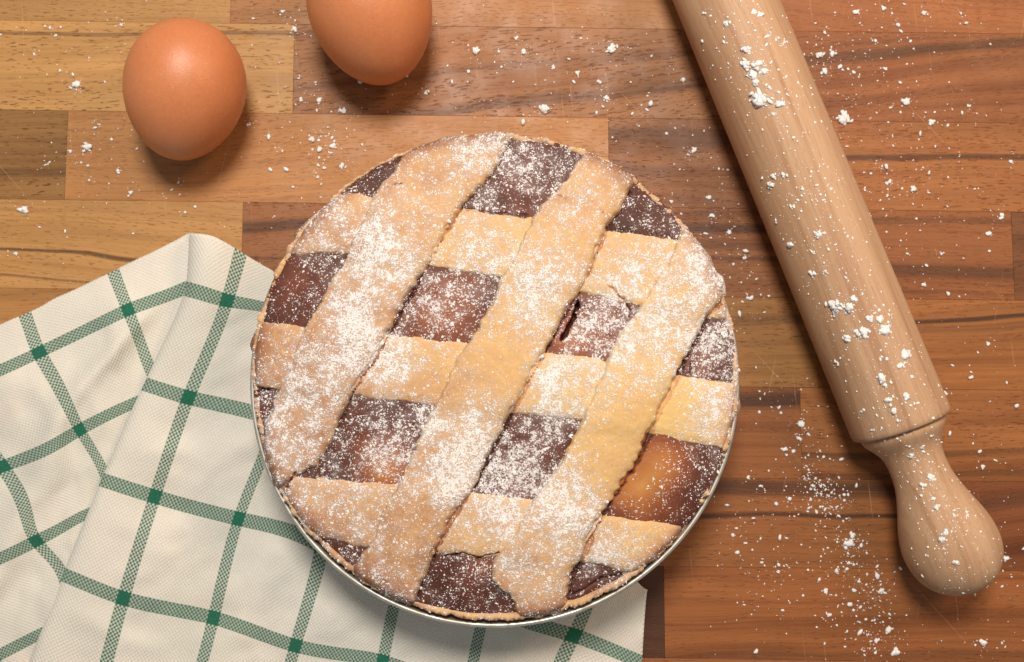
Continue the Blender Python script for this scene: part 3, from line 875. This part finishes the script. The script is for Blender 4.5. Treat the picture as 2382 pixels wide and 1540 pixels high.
# ------------------------------------------------------------------ eggs
def add_egg(cx, cy, wid, length, ang, tip, label):
    """ang: direction of the pointed end in the counter plane; tip: how far it dips"""
    n, m = 90, 96
    th = np.linspace(0.0005, np.pi - .0005, n)
    ax = np.cos(th) * length / 2
    rad = np.sin(th) * wid / 2 * (1 - .075 * np.cos(th) - .01 * np.cos(2 * th))
    rad = rad / rad.max() * wid / 2
    a = np.linspace(0, 2 * np.pi, m, endpoint=False)
    V = np.stack([ax[:, None] + 0 * a, rad[:, None] * np.cos(a), rad[:, None] * np.sin(a)], -1).reshape(-1, 3)
    M = np.array(Matrix.Rotation(ang, 3, 'Z') @ Matrix.Rotation(tip, 3, 'Y'))
    V = V @ M.T
    V[:, 2] -= V[:, 2].min()
    c = at(cx, cy, wid / 2)
    o = mesh_obj('egg', V, grid_faces(n, m, closed=True), EGG)
    o.location = (c[0], c[1], 0.0002)
    tag(o, label, 'egg', 'brown eggs lying on the countertop')
add_egg(430, 210, .0446, .0535, math.radians(-102), math.radians(8), 'brown hen egg on the counter, the one farther from the rolling pin')
add_egg(863, 24, .0472, .0570, math.radians(-76), math.radians(8), 'brown hen egg on the counter, between the other egg and the rolling pin')

# ------------------------------------------------------------------ rolling pin
def add_pin():
    s = 1 / 6140.0                      # metres per photo pixel at the pin's height
    RB = 113 * s
    e0 = at(2097, 992, RB); e1 = at(2097 - .3815 * 1000, 992 - .9243 * 1000, RB)
    d = (e0 - e1); d /= np.linalg.norm(d)
    Lb = .235
    root = empty('rolling_pin', (e0[0] - d[0] * Lb / 2, e0[1] - d[1] * Lb / 2, 0))
    q = Vector(d).to_track_quat('Z', 'Y')
    def part(name, prof, flip=False, parent=root, n=128):
        prof = np.array(prof, float)
        V, F = lathe(prof, n)
        o = mesh_obj(name, V, F, PINWOOD)
        o.parent = root
        o.rotation_mode = 'QUATERNION'
        o.rotation_quaternion = q if not flip else Vector(-d).to_track_quat('Z', 'Y')
        return o
    r = RB
    h = Lb / 2
    barrel = [(.0001, -h + .002), (.012, -h + .002), (r - .0030, -h + .0005), (r - .0012, -h), (r - .0003, -h + .0007), (r, -h + .002)]
    barrel += [(r, z) for z in np.linspace(-h + .004, h - .004, 24)]
    barrel += [(r, h - .002), (r - .0003, h - .0007), (r - .0012, h), (r - .0030, h - .0005), (.012, h - .002), (.0001, h - .002)]
    b = part('barrel', barrel)
    b.location = (0, 0, RB)
    hp = [(.0001, -1), (60, -1), (96, -1), (99, 4), (99.5, 10), (97, 18), (90, 28), (79, 42), (70, 58), (65.5, 78), (64.5, 100), (66, 128),
          (71, 155), (79, 182), (88, 208), (97, 233), (104, 258), (108.5, 282), (110, 305), (108, 328), (102, 352), (92, 373), (77, 392),
          (57, 407), (34, 416), (14, 420), (.5, 421)]
    P = np.array(hp) * s * np.array([.97, .945])
    # smooth the turned profile
    t = np.arange(len(P)); tt = np.linspace(0, len(P) - 1, 110)
    pr = np.stack([np.interp(tt, t, P[:, 0]), np.interp(tt, t, P[:, 1])], -1)
    for _ in range(4):
        pr[3:-3] = .25 * pr[2:-4] + .5 * pr[3:-3] + .25 * pr[4:-2]
    for fl in (False, True):
        k = part('handle', pr, fl)
        sg = -1 if fl else 1
        k.location = (d[0] * h * sg, d[1] * h * sg, RB)
    tag(root, 'pale wooden rolling pin with bulb handle, speckled with flour', 'rolling pin')
    return [o for o in root.children]
pin_parts = add_pin()

# ------------------------------------------------------------------ flour
def clump(cx, cy, r, out):
    """a loose heap of crumbs round a photo point, r in photo pixels"""
    n = max(1, int((r / 2.6) ** 1.7))
    for _ in range(n):
        a = random.uniform(0, 6.283); q = r * .62 * abs(random.gauss(0, .75))
        rr = max(.9, min(r * .5, r * random.uniform(.22, .62) * (1 if q < r * .6 else .6)))
        out.append((cx + q * math.cos(a), cy + q * .8 * math.sin(a), rr))
    for _ in range(int(r * .7)):
        a = random.uniform(0, 6.283); q = r * random.uniform(1.0, 3.2)
        out.append((cx + q * math.cos(a), cy + q * math.sin(a), random.uniform(.6, 1.5)))

def add_flour():
    big = [(178, 198, 9), (205, 343, 10), (128, 82, 4), (282, 58, 5), (54, 487, 9), (38, 592, 5), (657, 28, 5), (685, 68, 7), (700, 232, 7),
           (742, 232, 7), (797, 258, 7), (727, 325, 8), (727, 348, 5), (773, 340, 7), (795, 385, 7), (737, 412, 4), (1107, 117, 9), (1160, 120, 5),
           (1215, 122, 7), (1265, 254, 11), (1285, 157, 6), (1342, 170, 6), (1410, 230, 8), (1420, 112, 10), (1395, 192, 6), (1590, 185, 7),
           (1200, 88, 5), (1935, 125, 8), (1905, 128, 9), (1918, 165, 8), (1965, 277, 14), (2105, 240, 10), (2168, 285, 7), (2252, 248, 5),
           (2065, 423, 7), (2125, 438, 7), (2065, 455, 4), (2328, 503, 7), (2298, 543, 6), (2352, 377, 6), (2285, 1495, 8), (2330, 1495, 4),
           (1865, 985, 8), (1825, 1045, 6), (1770, 1130, 5), (1975, 1265, 9), (1985, 1245, 7), (1945, 1330, 6), (1975, 1310, 5), (1930, 1430, 6),
           (1810, 1330, 5), (2040, 1340, 7), (2065, 1465, 8), (2040, 1490, 6), (2085, 1515, 9), (2050, 1375, 8), (1920, 1375, 6), (1705, 1245, 5),
           (1740, 1110, 5), (1835, 1160, 6), (1730, 600, 5), (1655, 500, 6), (1695, 540, 6), (1600, 360, 5), (1615, 350, 7), (1562, 468, 5),
           (2190, 590, 5), (2110, 590, 4), (2150, 662, 6), (2298, 800, 6), (2200, 915, 5), (2285, 1085, 6), (2255, 1240, 5), (2340, 1300, 6),
           (1990, 30, 7), (2055, 20, 6), (2090, 60, 6), (2150, 32, 7), (2235, 30, 4), (1955, 155, 6), (2035, 95, 5), (1985, 170, 5), (2060, 160, 5),
           (1860, 1020, 6), (1890, 1130, 5), (1870, 1115, 4), (2330, 1365, 4), (165, 352, 5), (188, 378, 4), (107, 383, 5), (208, 420, 4),
           (305, 447, 6), (274, 400, 5), (232, 290, 4), (180, 210, 4), (468, 348, 5), (578, 290, 5), (625, 320, 6), (640, 345, 3), (560, 245, 4),
           (990, 215, 6), (415, 425, 4), (430, 495, 4), (80, 127, 4), (140, 165, 4)]
    sp = []
    for x, y, r in big: clump(x, y, r * 1.3, sp)
    fields = [(740, 300, 60, 110, 150), (200, 340, 70, 60, 50), (350, 430, 150, 60, 35), (120, 130, 130, 90, 45), (1300, 160, 220, 90, 120),
              (1000, 60, 200, 50, 25), (1480, 200, 90, 110, 60), (1640, 400, 60, 60, 50), (1660, 560, 50, 60, 60), (1960, 140, 70, 100, 130),
              (2080, 260, 100, 140, 120), (2080, 470, 70, 90, 90), (2250, 500, 90, 160, 60), (2250, 950, 90, 150, 60), (2330, 1300, 40, 70, 40),
              (1740, 690, 30, 50, 45), (1820, 940, 40, 40, 35), (1880, 1100, 40, 90, 90), (1930, 1150, 25, 30, 60), (1770, 1250, 60, 70, 60), (1960, 1300, 35, 70, 70),
              (2020, 1440, 40, 70, 190), (1990, 1280, 25, 40, 60), (1885, 1080, 30, 60, 50), (1940, 1170, 22, 22, 60), (1800, 1420, 70, 80, 60), (1850, 1330, 60, 60, 35), (1600, 60, 80, 60, 20), (600, 60, 60, 60, 18), (2200, 120, 120, 80, 50),
              (1250, 280, 130, 30, 18), (80, 560, 60, 50, 10), (2260, 1470, 80, 40, 14)]
    for x, y, sx, sy, n in fields:
        for _ in range(int(n * 1.0)):
            r = min(6.0, max(.55, random.lognormvariate(.15, .66)))
            sp.append((random.gauss(x, sx), random.gauss(y, sy), r))
    for _ in range(260):
        sp.append((random.uniform(-40, 2420), random.uniform(-40, 1580), random.uniform(.5, 1.5)))
    A = np.array(sp)
    P = at(A[:, 0], A[:, 1], 0.0)
    R = A[:, 2] / 4700.0
    # nothing under the pie, the eggs, the pin or on the towel
    keep = np.hypot(P[:, 0] - TIN_C[0], P[:, 1] - TIN_C[1]) > TIN_R + .001
    for cx, cy in ((432, 215), (865, 30)):
        e = at(cx, cy, .022); keep &= np.hypot(P[:, 0] - e[0], P[:, 1] - e[1]) > .017
    hem = np.interp(A[:, 0], [-60, 265, 441, 640, 700], [780, 632, 535, 640, 690])
    keep &= ~((A[:, 1] > hem - 3) & (A[:, 0] < 1510) & ((A[:, 0] < 700) | (A[:, 1] > 1340)))
    e0 = at(2097, 992, .018); dr = np.array([.3815, -.9243])
    rel = P[:, :2] - e0[:2]; al = rel @ dr; pe = np.abs(rel @ np.array([.9243, .3815]))
    keep &= ~((pe < .0150) & (al < .062))
    P, R = P[keep], R[keep]
    P[:, 2] = R * .25
    o = powder_mesh('flour', P, R, True, FLOUR, (.35, .7), smooth=True)
    tag(o, 'white flour specks and crumbs scattered over the wooden counter', 'flour', kind='stuff')
    # flour lying on the rolling pin
    bigp = [(1738, 115, 10), (1735, 150, 11), (1760, 150, 12), (1750, 172, 11), (1778, 165, 9), (1757, 190, 9), (1770, 230, 17), (1755, 232, 10),
            (1812, 240, 10), (1690, 55, 7), (1752, 28, 7), (1770, 34, 8), (1800, 265, 6), (1825, 100, 6), (1785, 85, 6), (1905, 545, 9), (1840, 570, 9),
            (1822, 405, 8), (1795, 430, 9), (1800, 410, 7), (1845, 480, 7), (1865, 455, 5), (1890, 585, 6), (1920, 632, 6), (1890, 636, 8), (1943, 712, 14),
            (1945, 728, 9), (1978, 715, 12), (1985, 695, 8), (2008, 773, 12), (2025, 740, 8), (2046, 742, 9), (2060, 768, 12), (1972, 788, 10), (1990, 772, 6),
            (2107, 826, 12), (2095, 850, 8), (2052, 880, 11), (2058, 895, 6), (2108, 923, 9), (2066, 930, 8), (2080, 955, 8), (2010, 955, 6), (1950, 845, 6),
            (2030, 1000, 5), (2165, 1110, 9), (2150, 1130, 8), (2170, 1160, 6), (2180, 1180, 7), (2200, 1240, 8), (2193, 1256, 8), (2198, 1278, 5), (2220, 1200, 6),
            (2225, 1310, 8), (2120, 1060, 7), (2135, 1072, 5), (2145, 1040, 6), (2250, 1200, 5), (1640, 30, 5), (1700, 180, 4), (1790, 205, 6)]
    sp = []
    for x, y, r in bigp: clump(x, y, r * 1.28, sp)
    for _ in range(1000):
        t = random.uniform(-60, 1420); q = random.gauss(15, 62)
        sp.append((2097 + .3815 * (t - 1000) + .9243 * q, 992 + .9243 * (t - 1000) - .3815 * q, min(4, max(.55, random.lognormvariate(.3, .55)))))
    tree = surface_tree(pin_parts)
    P, R = [], []
    for x, y, r in sp:
        b = at(x, y, .03); dv = Vector(b) - CAM_P
        h = tree.ray_cast(CAM_P, dv.normalized())
        if h[0] is None or abs(h[1].z) < .25 or h[0].z < .012: continue
        P.append(tuple(h[0])); R.append(r / 5000.0)
    o = powder_mesh('flour', np.array(P), np.array(R), True, FLOUR, (.18, .4), smooth=True)
    tag(o, 'white flour crumbs sticking to the rolling pin', 'flour', kind='stuff')
add_flour()
